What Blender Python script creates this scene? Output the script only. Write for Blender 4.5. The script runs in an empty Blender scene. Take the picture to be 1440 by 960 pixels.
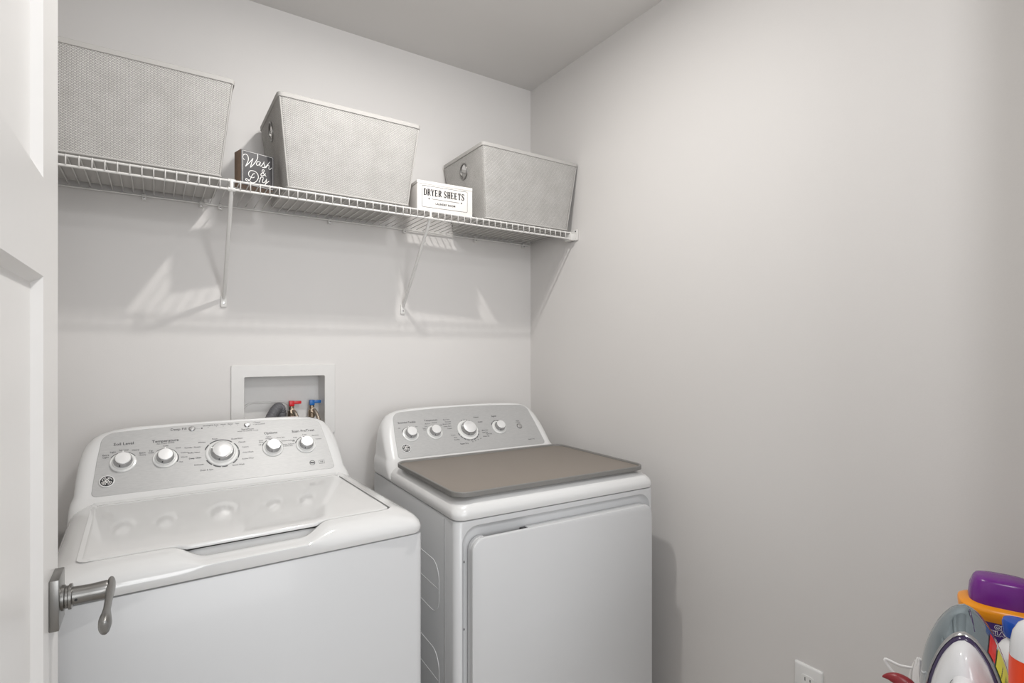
import bpy, bmesh, math, random
from mathutils import Vector, Matrix
PI = math.pi
random.seed(4)
scene = bpy.context.scene
COL = scene.collection

# ------------------------------------------------------------------ camera
cam_d = bpy.data.cameras.new('camera'); cam = bpy.data.objects.new('camera', cam_d); COL.objects.link(cam)
cam.location = (0, 0, 1.28); cam.rotation_euler = (PI/2, 0, math.radians(-33.4))
cam_d.sensor_width = 36; cam_d.lens = 761/1440*36; cam_d.shift_y = 12/1440
cam_d.clip_start = 0.02
scene.camera = cam
# ------------------------------------------------------------------ world, lights, exposure
w = bpy.data.worlds.new('world'); scene.world = w; w.use_nodes = True
bg = w.node_tree.nodes['Background']; bg.inputs[0].default_value = (0.93, 0.96, 1.0, 1); bg.inputs[1].default_value = 0.6
def area(name, loc, rot, size, power, color, shape='SQUARE', size_y=None):
    d = bpy.data.lights.new(name, 'AREA'); d.shape = shape; d.size = size; d.energy = power; d.color = color
    if size_y: d.size_y = size_y
    o = bpy.data.objects.new(name, d); COL.objects.link(o); o.location = loc; o.rotation_euler = rot
    return o
area('ceiling_disc_light', (0.57, 1.13, 2.418), (0, 0, 0), 0.05, 13.0, (1.0, 0.975, 0.94), 'DISK')
area('hallway_lamp', (0.46, -0.24, 2.22), (math.radians(62), 0, 0), 0.20, 9.5, (0.99, 0.99, 1.0), 'DISK')
area('added_hallway_fill', (0.1, -2.6, 1.55), (PI/2, 0, 0), 2.2, 72.0, (0.975, 0.988, 1.0), 'RECTANGLE', 1.7)  # broad fill added beyond the doorway for frontal brightness; no real window
scene.view_settings.view_transform = 'Standard'; scene.view_settings.look = 'None'
scene.view_settings.gamma = 1; scene.view_settings.use_curve_mapping = False
scene.view_settings.exposure = -0.34

# ------------------------------------------------------------------ materials
def mat(name, col, rough=0.5, metal=0.0, coat=0.0, bump=None, trans=0.0, spec=None, sheen=0.0, emit=None):
    m = bpy.data.materials.new(name); m.use_nodes = True
    nt = m.node_tree; b = nt.nodes['Principled BSDF']
    b.inputs['Base Color'].default_value = (*col, 1); b.inputs['Roughness'].default_value = rough
    b.inputs['Metallic'].default_value = metal; b.inputs['Coat Weight'].default_value = coat
    b.inputs['Coat Roughness'].default_value = 0.08
    b.inputs['Transmission Weight'].default_value = trans
    if spec is not None: b.inputs['Specular IOR Level'].default_value = spec
    if sheen: b.inputs['Sheen Weight'].default_value = sheen
    if emit: b.inputs['Emission Color'].default_value = (*emit[0], 1); b.inputs['Emission Strength'].default_value = emit[1]
    tc = nt.nodes.new('ShaderNodeTexCoord'); no = nt.nodes.new('ShaderNodeTexNoise')
    sc, st, var = bump if bump else (30, 0.02, 0.03)
    no.inputs['Scale'].default_value = sc; no.inputs['Detail'].default_value = 3
    nt.links.new(tc.outputs['Object'], no.inputs['Vector'])
    mx = nt.nodes.new('ShaderNodeMix'); mx.data_type = 'RGBA'
    mx.inputs[6].default_value = (*[c*(1-var) for c in col], 1); mx.inputs[7].default_value = (*[min(1, c*(1+var)) for c in col], 1)
    nt.links.new(no.outputs['Fac'], mx.inputs[0]); nt.links.new(mx.outputs[2], b.inputs['Base Color'])
    if st > 0.02:
        bp = nt.nodes.new('ShaderNodeBump'); bp.inputs['Strength'].default_value = st; bp.inputs['Distance'].default_value = 0.001
        nt.links.new(no.outputs['Fac'], bp.inputs['Height']); nt.links.new(bp.outputs[0], b.inputs['Normal'])
    return m
M = {}
M['wall'] = mat('greige_wall_paint', (0.69, 0.672, 0.656), 0.62, bump=(260, 0.12, 0.012))
M['ceiling'] = mat('ceiling_paint', (0.74, 0.725, 0.71), 0.8, bump=(300, 0.1, 0.01))
M['floor'] = mat('floor_plank', (0.42, 0.37, 0.32), 0.4, bump=(8, 0.05, 0.12))
M['trim'] = mat('white_trim_paint', (0.80, 0.79, 0.775), 0.35, bump=(40, 0.03, 0.01))
M['door'] = mat('white_door_paint', (0.80, 0.79, 0.775), 0.33, bump=(60, 0.04, 0.01))
M['enamel'] = mat('white_enamel', (0.70, 0.70, 0.695), 0.28, coat=0.3, bump=(5, 0.0, 0.004))
M['deck'] = mat('white_gloss_enamel', (0.70, 0.70, 0.695), 0.10, coat=0.5, bump=(5, 0.0, 0.004))
M['cabinet'] = mat('satin_white_cabinet', (0.60, 0.605, 0.61), 0.30, coat=0.15, bump=(4, 0.0, 0.004))
M['plastic'] = mat('white_plastic', (0.80, 0.80, 0.79), 0.35)
M['wire'] = mat('white_vinyl_wire', (0.70, 0.69, 0.67), 0.4)
M['chrome'] = mat('chrome', (0.78, 0.78, 0.78), 0.15, 1.0)
M['collar'] = mat('satin_silver_plastic', (0.50, 0.50, 0.50), 0.25, 0.85)
M['knobcap'] = mat('brushed_white_silver', (0.80, 0.80, 0.80), 0.38, 0.35)
M['print'] = mat('dark_grey_print', (0.06, 0.06, 0.065), 0.5)
M['black'] = mat('black_plastic', (0.02, 0.02, 0.022), 0.35)
M['mat'] = mat('taupe_silicone', (0.235, 0.205, 0.178), 0.55, bump=(400, 0.1, 0.02))
M['matrim'] = mat('grey_silicone_rim', (0.20, 0.195, 0.185), 0.5)
M['nickel'] = mat('satin_nickel', (0.28, 0.275, 0.265), 0.34, 1.0, bump=(200, 0.05, 0.03))
M['boxplastic'] = mat('outlet_box_plastic', (0.70, 0.69, 0.675), 0.4)
M['hose'] = mat('grey_rubber_hose', (0.13, 0.13, 0.14), 0.55)
M['red'] = mat('red_plastic', (0.60, 0.012, 0.02), 0.35)
M['blue'] = mat('blue_plastic', (0.01, 0.13, 0.42), 0.35)
M['brass'] = mat('brass', (0.45, 0.36, 0.27), 0.3, 1.0)
M['steel'] = mat('braided_steel', (0.42, 0.36, 0.30), 0.35, 0.9, bump=(900, 0.6, 0.35))
M['wood'] = mat('brown_wood', (0.25, 0.17, 0.12), 0.6, bump=(60, 0.2, 0.2))
M['slate'] = mat('slate_face', (0.075, 0.072, 0.075), 0.55, bump=(70, 0.1, 0.3))
M['whiteprint'] = mat('white_print', (0.85, 0.84, 0.82), 0.6)
M['whitewood'] = mat('white_painted_wood', (0.80, 0.77, 0.74), 0.5)
M['orange'] = mat('orange_plastic', (0.85, 0.30, 0.004), 0.28)
M['purple'] = mat('purple_plastic', (0.16, 0.015, 0.23), 0.25)
M['darkpurple'] = mat('dark_purple_label', (0.06, 0.02, 0.16), 0.35)
M['iron_grey'] = mat('blue_grey_gloss', (0.27, 0.33, 0.36), 0.10, 0.75, coat=0.5)
M['iron_purple'] = mat('deep_purple_trim', (0.045, 0.03, 0.08), 0.2)
M['iron_white'] = mat('glossy_white_shell', (0.74, 0.74, 0.75), 0.18, coat=0.5)
M['tag_red'] = mat('red_sticker', (0.55, 0.02, 0.015), 0.35)
M['tag_yellow'] = mat('yellow_sticker', (0.55, 0.50, 0.03), 0.4)
M['redorange'] = mat('red_orange_plastic', (0.85, 0.06, 0.006), 0.3)
M['bottleblue'] = mat('cobalt_cap', (0.006, 0.07, 0.42), 0.22)
M['paleblue'] = mat('pale_blue_label', (0.45, 0.60, 0.80), 0.35)
M['darkred'] = mat('dark_red_plastic', (0.25, 0.018, 0.025), 0.35)
M['bag'] = mat('thin_white_plastic', (0.82, 0.81, 0.80), 0.35)
M['skirt'] = mat('milky_skirt', (0.74, 0.74, 0.73), 0.22, coat=0.5)
M['inner'] = mat('basket_lining', (0.66, 0.64, 0.60), 0.8, bump=(200, 0.2, 0.05))
M['piping'] = mat('pale_piping', (0.46, 0.448, 0.43), 0.75, bump=(500, 0.4, 0.05))

def brushed():
    m = bpy.data.materials.new('brushed_silver_panel'); m.use_nodes = True; nt = m.node_tree; b = nt.nodes['Principled BSDF']
    b.inputs['Metallic'].default_value = 0.3; b.inputs['Roughness'].default_value = 0.48
    tc = nt.nodes.new('ShaderNodeTexCoord'); mp = nt.nodes.new('ShaderNodeMapping'); mp.inputs['Scale'].default_value = (70, 600, 600)
    no = nt.nodes.new('ShaderNodeTexNoise'); no.inputs['Scale'].default_value = 1.0; no.inputs['Detail'].default_value = 4
    nt.links.new(tc.outputs['Object'], mp.inputs[0]); nt.links.new(mp.outputs[0], no.inputs['Vector'])
    r = nt.nodes.new('ShaderNodeValToRGB'); r.color_ramp.elements[0].color = (0.435, 0.435, 0.435, 1); r.color_ramp.elements[1].color = (0.485, 0.485, 0.48, 1)
    r.color_ramp.elements[0].position = 0.3; r.color_ramp.elements[1].position = 0.7
    nt.links.new(no.outputs['Fac'], r.inputs[0]); nt.links.new(r.outputs[0], b.inputs['Base Color'])
    return m
M['panel'] = brushed()
M['slotshade'] = mat('slot_shade_grey', (0.07, 0.07, 0.07), 0.6)  # shade inside the door notch, put into the colour

def weave(name, base):
    m = bpy.data.materials.new(name); m.use_nodes = True; nt = m.node_tree; b = nt.nodes['Principled BSDF']
    b.inputs['Roughness'].default_value = 0.85
    tc = nt.nodes.new('ShaderNodeTexCoord')
    br = nt.nodes.new('ShaderNodeTexBrick'); br.inputs['Scale'].default_value = 1.0
    br.offset = 0.5; br.inputs['Brick Width'].default_value = 0.0062; br.inputs['Row Height'].default_value = 0.0030
    br.inputs['Mortar Size'].default_value = 0.0009; br.inputs['Mortar Smooth'].default_value = 0.6
    br.inputs['Color1'].default_value = (*[c*1.03 for c in base], 1); br.inputs['Color2'].default_value = (*[c*0.92 for c in base], 1)
    br.inputs['Mortar'].default_value = (*[c*0.42 for c in base], 1)
    mp = nt.nodes.new('ShaderNodeMapping'); mp.inputs['Rotation'].default_value = (0, 0, 0.0)
    # slanted strands: shear the u coordinate a little with a wave
    nt.links.new(tc.outputs['UV'], mp.inputs[0]); nt.links.new(mp.outputs[0], br.inputs['Vector'])
    no = nt.nodes.new('ShaderNodeTexNoise'); no.inputs['Scale'].default_value = 22; no.inputs['Detail'].default_value = 3
    nt.links.new(tc.outputs['Object'], no.inputs['Vector'])
    mx = nt.nodes.new('ShaderNodeMix'); mx.data_type = 'RGBA'; mx.blend_type = 'MULTIPLY'; mx.inputs[0].default_value = 0.5
    rr = nt.nodes.new('ShaderNodeValToRGB'); rr.color_ramp.elements[0].color = (0.82, 0.81, 0.80, 1); rr.color_ramp.elements[0].position = .35; rr.color_ramp.elements[1].position = .65
    nt.links.new(no.outputs['Fac'], rr.inputs[0]); nt.links.new(br.outputs['Color'], mx.inputs[6]); nt.links.new(rr.outputs[0], mx.inputs[7])
    nt.links.new(mx.outputs[2], b.inputs['Base Color'])
    bp = nt.nodes.new('ShaderNodeBump'); bp.inputs['Strength'].default_value = 0.7; bp.inputs['Distance'].default_value = 0.0008; bp.invert = True
    nt.links.new(br.outputs['Fac'], bp.inputs['Height']); nt.links.new(bp.outputs[0], b.inputs['Normal'])
    return m
M['weave'] = weave('woven_grey_fabric', (0.70, 0.685, 0.66))

# ------------------------------------------------------------------ mesh helpers
def finish(name, me, m, parent=None, smooth=30, loc=None, rot=None):
    if smooth:
        me.shade_smooth(); me.set_sharp_from_angle(angle=math.radians(smooth))
    if m is not None and not me.materials: me.materials.append(m)
    o = bpy.data.objects.new(name, me); COL.objects.link(o)
    if parent: o.parent = parent
    if loc is not None: o.location = loc
    if rot is not None: o.rotation_euler = rot
    return o
def obj(name, bm, m, parent=None, smooth=30, loc=None, rot=None, recalc=True):
    if recalc: bmesh.ops.recalc_face_normals(bm, faces=bm.faces)
    me = bpy.data.meshes.new(name); bm.to_mesh(me); bm.free()
    return finish(name, me, m, parent, smooth, loc, rot)
def tag(o, label, cat, group=None):
    o['label'] = label; o['category'] = cat
    if group: o['group'] = group
    return o
def thing(name, label, cat, loc=(0, 0, 0), rz=0, group=None):
    o = bpy.data.objects.new(name, None); COL.objects.link(o); o.empty_display_size = 0.05
    o.location = loc; o.rotation_euler = (0, 0, rz); return tag(o, label, cat, group)
def struct(o): o['kind'] = 'structure'; return o
def box(bm, x0, x1, y0, y1, z0, z1, bev=0, seg=2, mtx=None):
    vs = [bm.verts.new((x, y, z)) for x in (x0, x1) for y in (y0, y1) for z in (z0, z1)]
    fs = [bm.faces.new([vs[i] for i in f]) for f in ((0,1,3,2),(4,6,7,5),(0,4,5,1),(2,3,7,6),(0,2,6,4),(1,5,7,3))]
    if bev:
        es = list({e for f in fs for e in f.edges})
        r = bmesh.ops.bevel(bm, geom=es, offset=bev, segments=seg, affect='EDGES', profile=0.5)
        vs = list({v for f in bm.faces for v in f.verts if f in r['faces'] or v in r['verts']}) if mtx else vs
    if mtx: bmesh.ops.transform(bm, matrix=mtx, verts=vs)
    return bm
def B(*a, **k): return box(bmesh.new(), *a, **k)
def rr(x0, x1, y0, y1, r, nf=1, ns=1, nc=6):
    """rounded rectangle, counter-clockwise from the front-left; (x,y) list"""
    P = []
    def side(a, b, n):
        for i in range(n): P.append((a[0]+(b[0]-a[0])*i/n, a[1]+(b[1]-a[1])*i/n))
    def cor(cx, cy, a0):
        for i in range(nc): 
            a = a0 + PI/2*i/nc; P.append((cx+r*math.cos(a), cy+r*math.sin(a)))
    side((x0+r, y0), (x1-r, y0), nf); cor(x1-r, y0+r, -PI/2)
    side((x1, y0+r), (x1, y1-r), ns); cor(x1-r, y1-r, 0)
    side((x1-r, y1), (x0+r, y1), nf); cor(x0+r, y1-r, PI/2)
    side((x0, y1-r), (x0, y0+r), ns); cor(x0+r, y0+r, PI)
    return P
def loft(rings, cap0=True, cap1=True, bm=None, closed=False):
    bm = bm or bmesh.new(); R = [[bm.verts.new(p) for p in r] for r in rings]; n = len(R[0])
    if closed: R.append(R[0])
    for a, b in zip(R, R[1:]):
        for i in range(n):
            j = (i+1) % n; bm.faces.new((a[i], a[j], b[j], b[i]))
    if not closed:
        if cap0: bm.faces.new(R[0][::-1])
        if cap1: bm.faces.new(R[-1])
    return bm
def slab(x0, x1, y0, y1, z0, z1, r, e=0.002, nc=6, bm=None):
    """rounded-rectangle slab in the xy plane with softened top and bottom edges"""
    R = []
    for i, z in ((e, z0), (e*.3, z0+e*.3), (0, z0+e), (0, z1-e), (e*.3, z1-e*.3), (e, z1)):
        R.append([(x, y, z) for x, y in rr(x0+i, x1-i, y0+i, y1-i, max(r-i, .0005), nc=nc)])
    return loft(R, bm=bm)
def lathe(profile, n=40, bm=None, mtx=None):
    bm = bm or bmesh.new(); R = []
    for r, z in profile:
        R.append([Vector((r*math.cos(2*PI*i/n), r*math.sin(2*PI*i/n), z)) for i in range(n)])
    if mtx: R = [[mtx @ p for p in q] for q in R]
    return loft(R, bm=bm)
def tube(pts, r, n=10, bm=None, closed=False, flat=1.0):
    bm = bm or bmesh.new(); pts = [Vector(p) for p in pts]; rad = r if isinstance(r, (list, tuple)) else [r]*len(pts)
    rings = []; up = None; N = len(pts)
    for i, p in enumerate(pts):
        a = pts[(i-1) % N] if (closed or i > 0) else p; b = pts[(i+1) % N] if (closed or i < N-1) else p
        t = (b-a).normalized()
        if up is None: up = t.orthogonal().normalized() if abs(t.z) > .99 else (Vector((0,0,1)) - t*t.z).normalized()
        up = (up - t*up.dot(t)).normalized(); s = t.cross(up)
        rings.append([p + (up*math.cos(2*PI*k/n)*flat + s*math.sin(2*PI*k/n))*rad[i] for k in range(n)])
    return loft(rings, bm=bm, closed=closed)
def catmull(P, k=6, closed=False):
    P = [Vector(p) for p in P]; out = []; N = len(P)
    rng = N if closed else N-1
    for i in range(rng):
        p0 = P[(i-1) % N] if closed else P[max(i-1, 0)]; p1 = P[i]; p2 = P[(i+1) % N]; p3 = P[(i+2) % N] if closed else P[min(i+2, N-1)]
        for j in range(k):
            t = j/k
            out.append(.5*((2*p1)+(p2-p0)*t+(2*p0-5*p1+4*p2-p3)*t*t+(3*p1-p0-3*p2+p3)*t**3))
    if not closed: out.append(P[-1])
    return out
def ribbon(bm, pts, wd, f):
    """flat printed stroke; f maps (u,v) to 3D"""
    pts = [Vector((p[0], p[1])) for p in pts]; L = []; Rr = []
    for i, p in enumerate(pts):
        t = (pts[min(i+1, len(pts)-1)] - pts[max(i-1, 0)])
        t = t.normalized() if t.length > 1e-9 else Vector((1, 0)); nn = Vector((-t.y, t.x))
        ww = (wd[i] if isinstance(wd, (list, tuple)) else wd)/2
        L.append(bm.verts.new(f(*(p+nn*ww)))); Rr.append(bm.verts.new(f(*(p-nn*ww))))
    for i in range(len(pts)-1):
        try: bm.faces.new((L[i], Rr[i], Rr[i+1], L[i+1]))
        except ValueError: pass
def arc(cx, cy, r, a0, a1, n=16): return [(cx+r*math.cos(math.radians(a0+(a1-a0)*i/n)), cy+r*math.sin(math.radians(a0+(a1-a0)*i/n))) for i in range(n+1)]
def text(bm, s, u, v, size, f, align='CENTER', sx=1.0, bold=0.0):
    c = bpy.data.curves.new('t', 'FONT'); c.body = s; c.size = size; c.align_x = align; c.align_y = 'CENTER'; c.offset = bold; c.resolution_u = 2
    o = bpy.data.objects.new('t', c); COL.objects.link(o)
    me = bpy.data.meshes.new_from_object(o.evaluated_get(bpy.context.evaluated_depsgraph_get()))
    vs = [bm.verts.new(f(u+p.co.x*sx, v+p.co.y)) for p in me.vertices]
    for p in me.polygons:
        try: bm.faces.new([vs[i] for i in p.vertices])
        except ValueError: pass
    bpy.data.objects.remove(o); bpy.data.curves.remove(c); bpy.data.meshes.remove(me)
def boolean(bm, cutters):
    """difference; returns a new bmesh"""
    me = bpy.data.meshes.new('a'); bmesh.ops.recalc_face_normals(bm, faces=bm.faces); bm.to_mesh(me); bm.free()
    o = bpy.data.objects.new('a', me); COL.objects.link(o); cs = []
    for c in cutters:
        bmesh.ops.recalc_face_normals(c, faces=c.faces); cm = bpy.data.meshes.new('b'); c.to_mesh(cm); c.free(); co = bpy.data.objects.new('b', cm); COL.objects.link(co); cs.append(co)
        md = o.modifiers.new('m', 'BOOLEAN'); md.operation = 'DIFFERENCE'; md.solver = 'EXACT'; md.object = co
    r = bpy.data.meshes.new_from_object(o.evaluated_get(bpy.context.evaluated_depsgraph_get()))
    out = bmesh.new(); out.from_mesh(r)
    for x in cs + [o]: bpy.data.objects.remove(x)
    return out

# ------------------------------------------------------------------ room shell
XL, XR, YF, YB, ZC = -0.30, 1.42, 0.13, 2.0, 2.452
struct(obj('floor', B(XL-.1, XR+.1, -1.4, YB+.12, -.05, 0), M['floor'], smooth=0))
struct(obj('ceiling', B(XL-.1, XR+.1, YF-.11, YB+.12, ZC, ZC+.06), M['ceiling'], smooth=0))
struct(obj('wall_right', B(XR, XR+.1, YF-.11, YB+.12, 0, ZC), M['wall'], smooth=0))
struct(obj('wall_left', B(XL-.1, XL, YF-.11, YB+.12, 0, ZC), M['wall'], smooth=0))
bk = bmesh.new()
hx0, hx1, hz0, hz1 = 0.243, 0.513, 1.0, 1.193
for b in ((XL, hx0, 0, ZC), (hx1, XR, 0, ZC), (hx0, hx1, 0, hz0), (hx0, hx1, hz1, ZC)): box(bk, b[0], b[1], YB, YB+.12, b[2], b[3])
bmesh.ops.remove_doubles(bk, verts=bk.verts, dist=1e-5)
struct(obj('wall_back', bk, M['wall'], smooth=0))
fr = bmesh.new(); DX0, DX1 = -0.155, 1.035
box(fr, XL, DX0, YF-.11, YF, 0, ZC); box(fr, DX1, XR, YF-.11, YF, 0, ZC); box(fr, DX0, DX1, YF-.11, YF, 2.32, ZC)
struct(obj('wall_front', fr, M['wall'], smooth=0))
cs = bmesh.new()
box(cs, DX1-.005, DX1+.055, YF, YF+.014, 0, 2.38, .003); box(cs, DX0-.055, DX0+.005, YF, YF+.014, 0, 2.38, .003); box(cs, DX0+.005, DX1-.005, YF, YF+.014, 2.32, 2.38, .003)
struct(obj('trim_1', cs, M['trim']))
struct(obj('baseboard_right', B(XR-.014, XR, YF+.02, YB-.014, 0, .09, .003), M['trim']))
struct(obj('baseboard_back', B(XL, XR-.014, YB-.014, YB, 0, .09, .003), M['trim']))

# door leaf, open at a right angle, hinged on the left jamb
def door():
    root = bpy.data.objects.new('door_1', None); COL.objects.link(root); root['kind'] = 'structure'; root.location = (0, 0, 0)
    xf, xb, y0, y1, z0, z1 = -0.114, -0.149, 0.135, 0.985, 0.012, 2.30
    st = .118; pan = [(1.49, 2.185), (0.22, 1.37)]
    bm = bmesh.new()
    def face(x, s, dp):
        # stiles/rails as one skin with recessed panels
        ys = [y0, y0+st, y1-st, y1]; zs = [z0, pan[1][0], pan[1][1], pan[0][0], pan[0][1], z1]
        for i in range(3):
            for j in range(5):
                a, b, c, d = ys[i], ys[i+1], zs[j], zs[j+1]
                if i == 1 and j in (1, 3):
                    q = .009
                    o_ = [(a, c), (b, c), (b, d), (a, d)]; n_ = [(a+q, c+q), (b-q, c+q), (b-q, d-q), (a+q, d-q)]
                    O = [bm.verts.new((x, *p)) for p in o_]; I = [bm.verts.new((x-s*dp, *p)) for p in n_]
                    for k in range(4): bm.faces.new((O[k], O[(k+1) % 4], I[(k+1) % 4], I[k]))
                    bm.faces.new(I)
                else:
                    bm.faces.new([bm.verts.new((x, *p)) for p in ((a, c), (b, c), (b, d), (a, d))])
    face(xf, 1, .011); face(xb, -1, .011)
    for (a, b) in (((y0, z0), (y1, z0)), ((y1, z0), (y1, z1)), ((y1, z1), (y0, z1)), ((y0, z1), (y0, z0))):
        bm.faces.new([bm.verts.new(p) for p in ((xf, *a), (xf, *b), (xb, *b), (xb, *a))])
    bmesh.ops.remove_doubles(bm, verts=bm.verts, dist=1e-5)
    obj('door_leaf', bm, M['door'], root, smooth=0)
    # lever handle
    hy, hz = .9315, .950
    ro = obj('handle_rosette', B(xf, xf+.0105, hy-.0265, hy+.0265, hz-.033, hz+.033, .0012), M['nickel'], root)
    ax = Matrix.Translation((xf+.0105, hy, hz)) @ Matrix.Rotation(PI/2, 4, 'Y')
    obj('handle_neck', lathe([(.0165, 0), (.0165, .003), (.0145, .004), (.0145, .0065), (.0165, .0075), (.0165, .0105), (.0118, .0115), (.0112, .030), (.0125, .047), (.0120, .049)], 36, mtx=ax), M['nickel'], root)
    obj('set_screw', lathe([(.0018, 0), (.0018, .0005)], 12, mtx=Matrix.Translation((xf+.0105+.0155, hy-.0116, hz-.002)) @ Matrix.Rotation(PI/2, 4, 'X')), M['black'], root)
    lv = []
    prof = [(.950, .0050, .0120, 0), (.948, .0068, .0145, 0), (.935, .0072, .0150, 0), (.910, .0062, .0120, 0), (.885, .0056, .0098, -.001), (.862, .0055, .0092, -.002), (.845, .0078, .0118, -.004), (.832, .0094, .0150, -.005), (.822, .0086, .0140, -.005), (.817, .0055, .0090, -.004), (.816, .0015, .003, -.001)]
    for y, a, b, dz in prof:
        lv.append([(xf+.0625+a*.75*math.cos(t), y, hz+dz+b*.8*math.sin(t)) for t in [2*PI*i/20 for i in range(20)]])
    obj('handle_lever', loft(lv), M['nickel'], root)
    # hinges
    for z in (.25, 1.0, 1.8):
        h = bmesh.new(); tube([(xf+.006, y0-.001, z-.045), (xf+.006, y0-.001, z+.045)], .0055, 12, h)
        obj('hinge', h, M['nickel'], root)
door()

# ceiling light fixture above the machines
cl = thing('ceiling_light', 'round white flush ceiling light between the doorway and the shelf', 'light', (.57, 1.13, ZC))
obj('housing', lathe([(.11, 0), (.11, -.012), (.098, -.026), (.084, -.028), (.084, -.02)], 48), M['plastic'], cl)
obj('diffuser', lathe([(.083, -.022), (.083, -.027), (.05, -.0285)], 48), mat('lit_diffuser', (.9, .9, .88), .5, emit=((1, .95, .88), 9.0)), cl)

# ------------------------------------------------------------------ appliances (shared pieces)
CO = -0.006
PN = Vector((0, -.766, .643)); PV = Vector((0, .643, .766)); P0 = Vector((0, .53, .912))
def onpanel(u, v, h=0.0): return P0 + Vector((u, 0, 0)) + PV*v + PN*h
def panel_matrix(u, v, h=0.0):
    m = Matrix((( 1, 0, 0), (0, PV.y, PN.y), (0, PV.z, PN.z))).to_4x4()
    return Matrix.Translation(onpanel(u, v, h)) @ m
def console(root):
    R = []
    for z, hw, rc, back in ((.862, .3425, .045, .687), (.885, .3425, .040, .687), (.900, .3405, .032, .687), (.909, .337, .028, .687), (.918, .334, .028, .687), (.95, .333, .030, .687), (.985, .329, .031, .686), (1.01, .323, .032, .685), (1.03, .313, .031, .684), (1.045, .300, .028, .683), (1.054, .283, .022, .682), (1.061, .258, .016, .680), (1.066, .215, .010, .676), (1.0685, .13, .004, .671), (1.069, .04, .002, .668)):
        yf = .530 - .007 + (z-.912)*.839
        if z < .912: yf -= (.912-z)*.55
        yf = min(yf, back-.008)
        R.append([(CO+x, y, z) for x, y in rr(-hw, hw, yf, back, rc, nf=16, ns=3, nc=7)])
    obj('console_housing', loft(R), M['enamel'], root, smooth=50)
    # silver control panel, outline in (u, v)
    out = []
    def c3(x, y, r, a0, a1, n=7): out.extend(arc(x, y, r, a0, a1, n))
    c3(.298-.012, .0115, .012, -90, 2); out.append((.2905, .10)); c3(.284-.036, .150, .036, 2, 80, 10)
    for i in range(1, 16):
        u = .25-.5*i/16; out.append((u, .1945-.009*(u/.25)**2))
    c3(-.284+.036, .150, .036, 100, 178, 10); out.append((-.2905, .10)); c3(-.298+.012, .0115, .012, 178, 270)
    rings = []
    for ins, h in ((0, -.004), (0, .0006), (.0008, .0012)):
        rings.append([onpanel(CO+u*(1-ins/.3), .097+(v-.097)*(1-ins/.1), .0055+h) for u, v in out])
    p = obj('control_panel', loft(rings), M['panel'], root, smooth=25)
    return p
PH = .0055 + .0012
def dial(root, u, v, big=False, point=90):
    s = 1.42 if big else 1.0
    mt = panel_matrix(u, v, PH)
    k = obj('knob', lathe([(.029*s, 0), (.0292*s, .0018), (.0278*s, .0035), (.0245*s, .0042), (.0238*s, .005), (.0225*s, .0085), (.021*s, .0088)], 48, mtx=mt), M['skirt'], root)
    obj('knob_collar', lathe([(.0215*s, .0088), (.0215*s, .0098), (.0203*s, .0150*1.02), (.0192*s, .020), (.0178*s, .0222), (.017*s, .0222)], 48, mtx=mt), M['collar'], k)
    obj('knob_cap', lathe([(.0172*s, .0222), (.0172*s, .0236), (.0160*s, .0246), (.004, .0250), (.0005, .0250)], 48, mtx=mt), M['knobcap'], k)
    a = math.radians(point); bm = bmesh.new()
    pm = mt @ Matrix.Rotation(a, 4, 'Z')
    box(bm, .0168*s, .0218*s, -.0014, .0014, .0215, .0236, .0004, 1, mtx=pm); obj('knob_pointer', bm, M['knobcap'], k)
    bm = bmesh.new(); pm = mt @ Matrix.Rotation(math.radians(-110), 4, 'Z')
    box(bm, .0188*s, .0212*s, -.0012*s, .0012*s, .0130, .0175, 0, 1, mtx=pm); obj('knob_notch', bm, M['black'], k)
    return k
def badge(root, u, v):
    mt = panel_matrix(u, v, PH)
    b = obj('badge', lathe([(.0168, 0), (.0168, .0018), (.0158, .0032), (.0143, .0032), (.0138, .0024), (.0005, .0024)], 40, mtx=mt), M['knobcap'], root)
    d = obj('badge_face', lathe([(.0137, .0024), (.0137, .0027), (.0005, .0027)], 40, mtx=mt), M['black'], b)
    bm = bmesh.new(); F = lambda x, y: mt @ Vector((x*.0115, y*.0115, .00295))
    wd = .115
    # monogram: two looping script capitals, and four swirls along the rim
    G = [(-.02, .55), (-.25, .62), (-.38, .40), (-.25, .18), (-.05, .30), (-.02, .52), (-.15, .10), (-.30, -.25), (-.50, -.45), (-.66, -.30), (-.55, -.05), (-.30, .0), (-.05, -.12), (-.12, -.42), (-.32, -.52)]
    E_ = [(.50, .42), (.38, .62), (.20, .55), (.18, .30), (.36, .10), (.20, .06), (.08, -.12), (.10, -.42), (.32, -.54), (.54, -.40), (.55, -.15), (.40, -.06), (.30, -.2)]
    ribbon(bm, catmull(G, 4), wd, F); ribbon(bm, catmull(E_, 4), wd, F)
    for a in (0, 90, 180, 270):
        ribbon(bm, arc(0, 0, .93, a+10, a+68, 8), .10, F)
        q = math.radians(a+68); ribbon(bm, catmull([(.93*math.cos(q), .93*math.sin(q)), (.80*math.cos(q+.18), .80*math.sin(q+.18)), (.70*math.cos(q), .70*math.sin(q))], 3), .09, F)
    obj('badge_emblem', bm, M['whiteprint'], b, smooth=0)
def push_button(root, u, v, r=.0085, h=.004):
    mt = panel_matrix(u, v, PH)
    b = obj('push_button', lathe([(r, 0), (r, .0012), (r*.9, .0016), (r*.86, .0010), (r*.84, h), (r*.7, h+.0008), (.0005, h+.001)], 32, mtx=mt), M['collar'], root); return b
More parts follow.
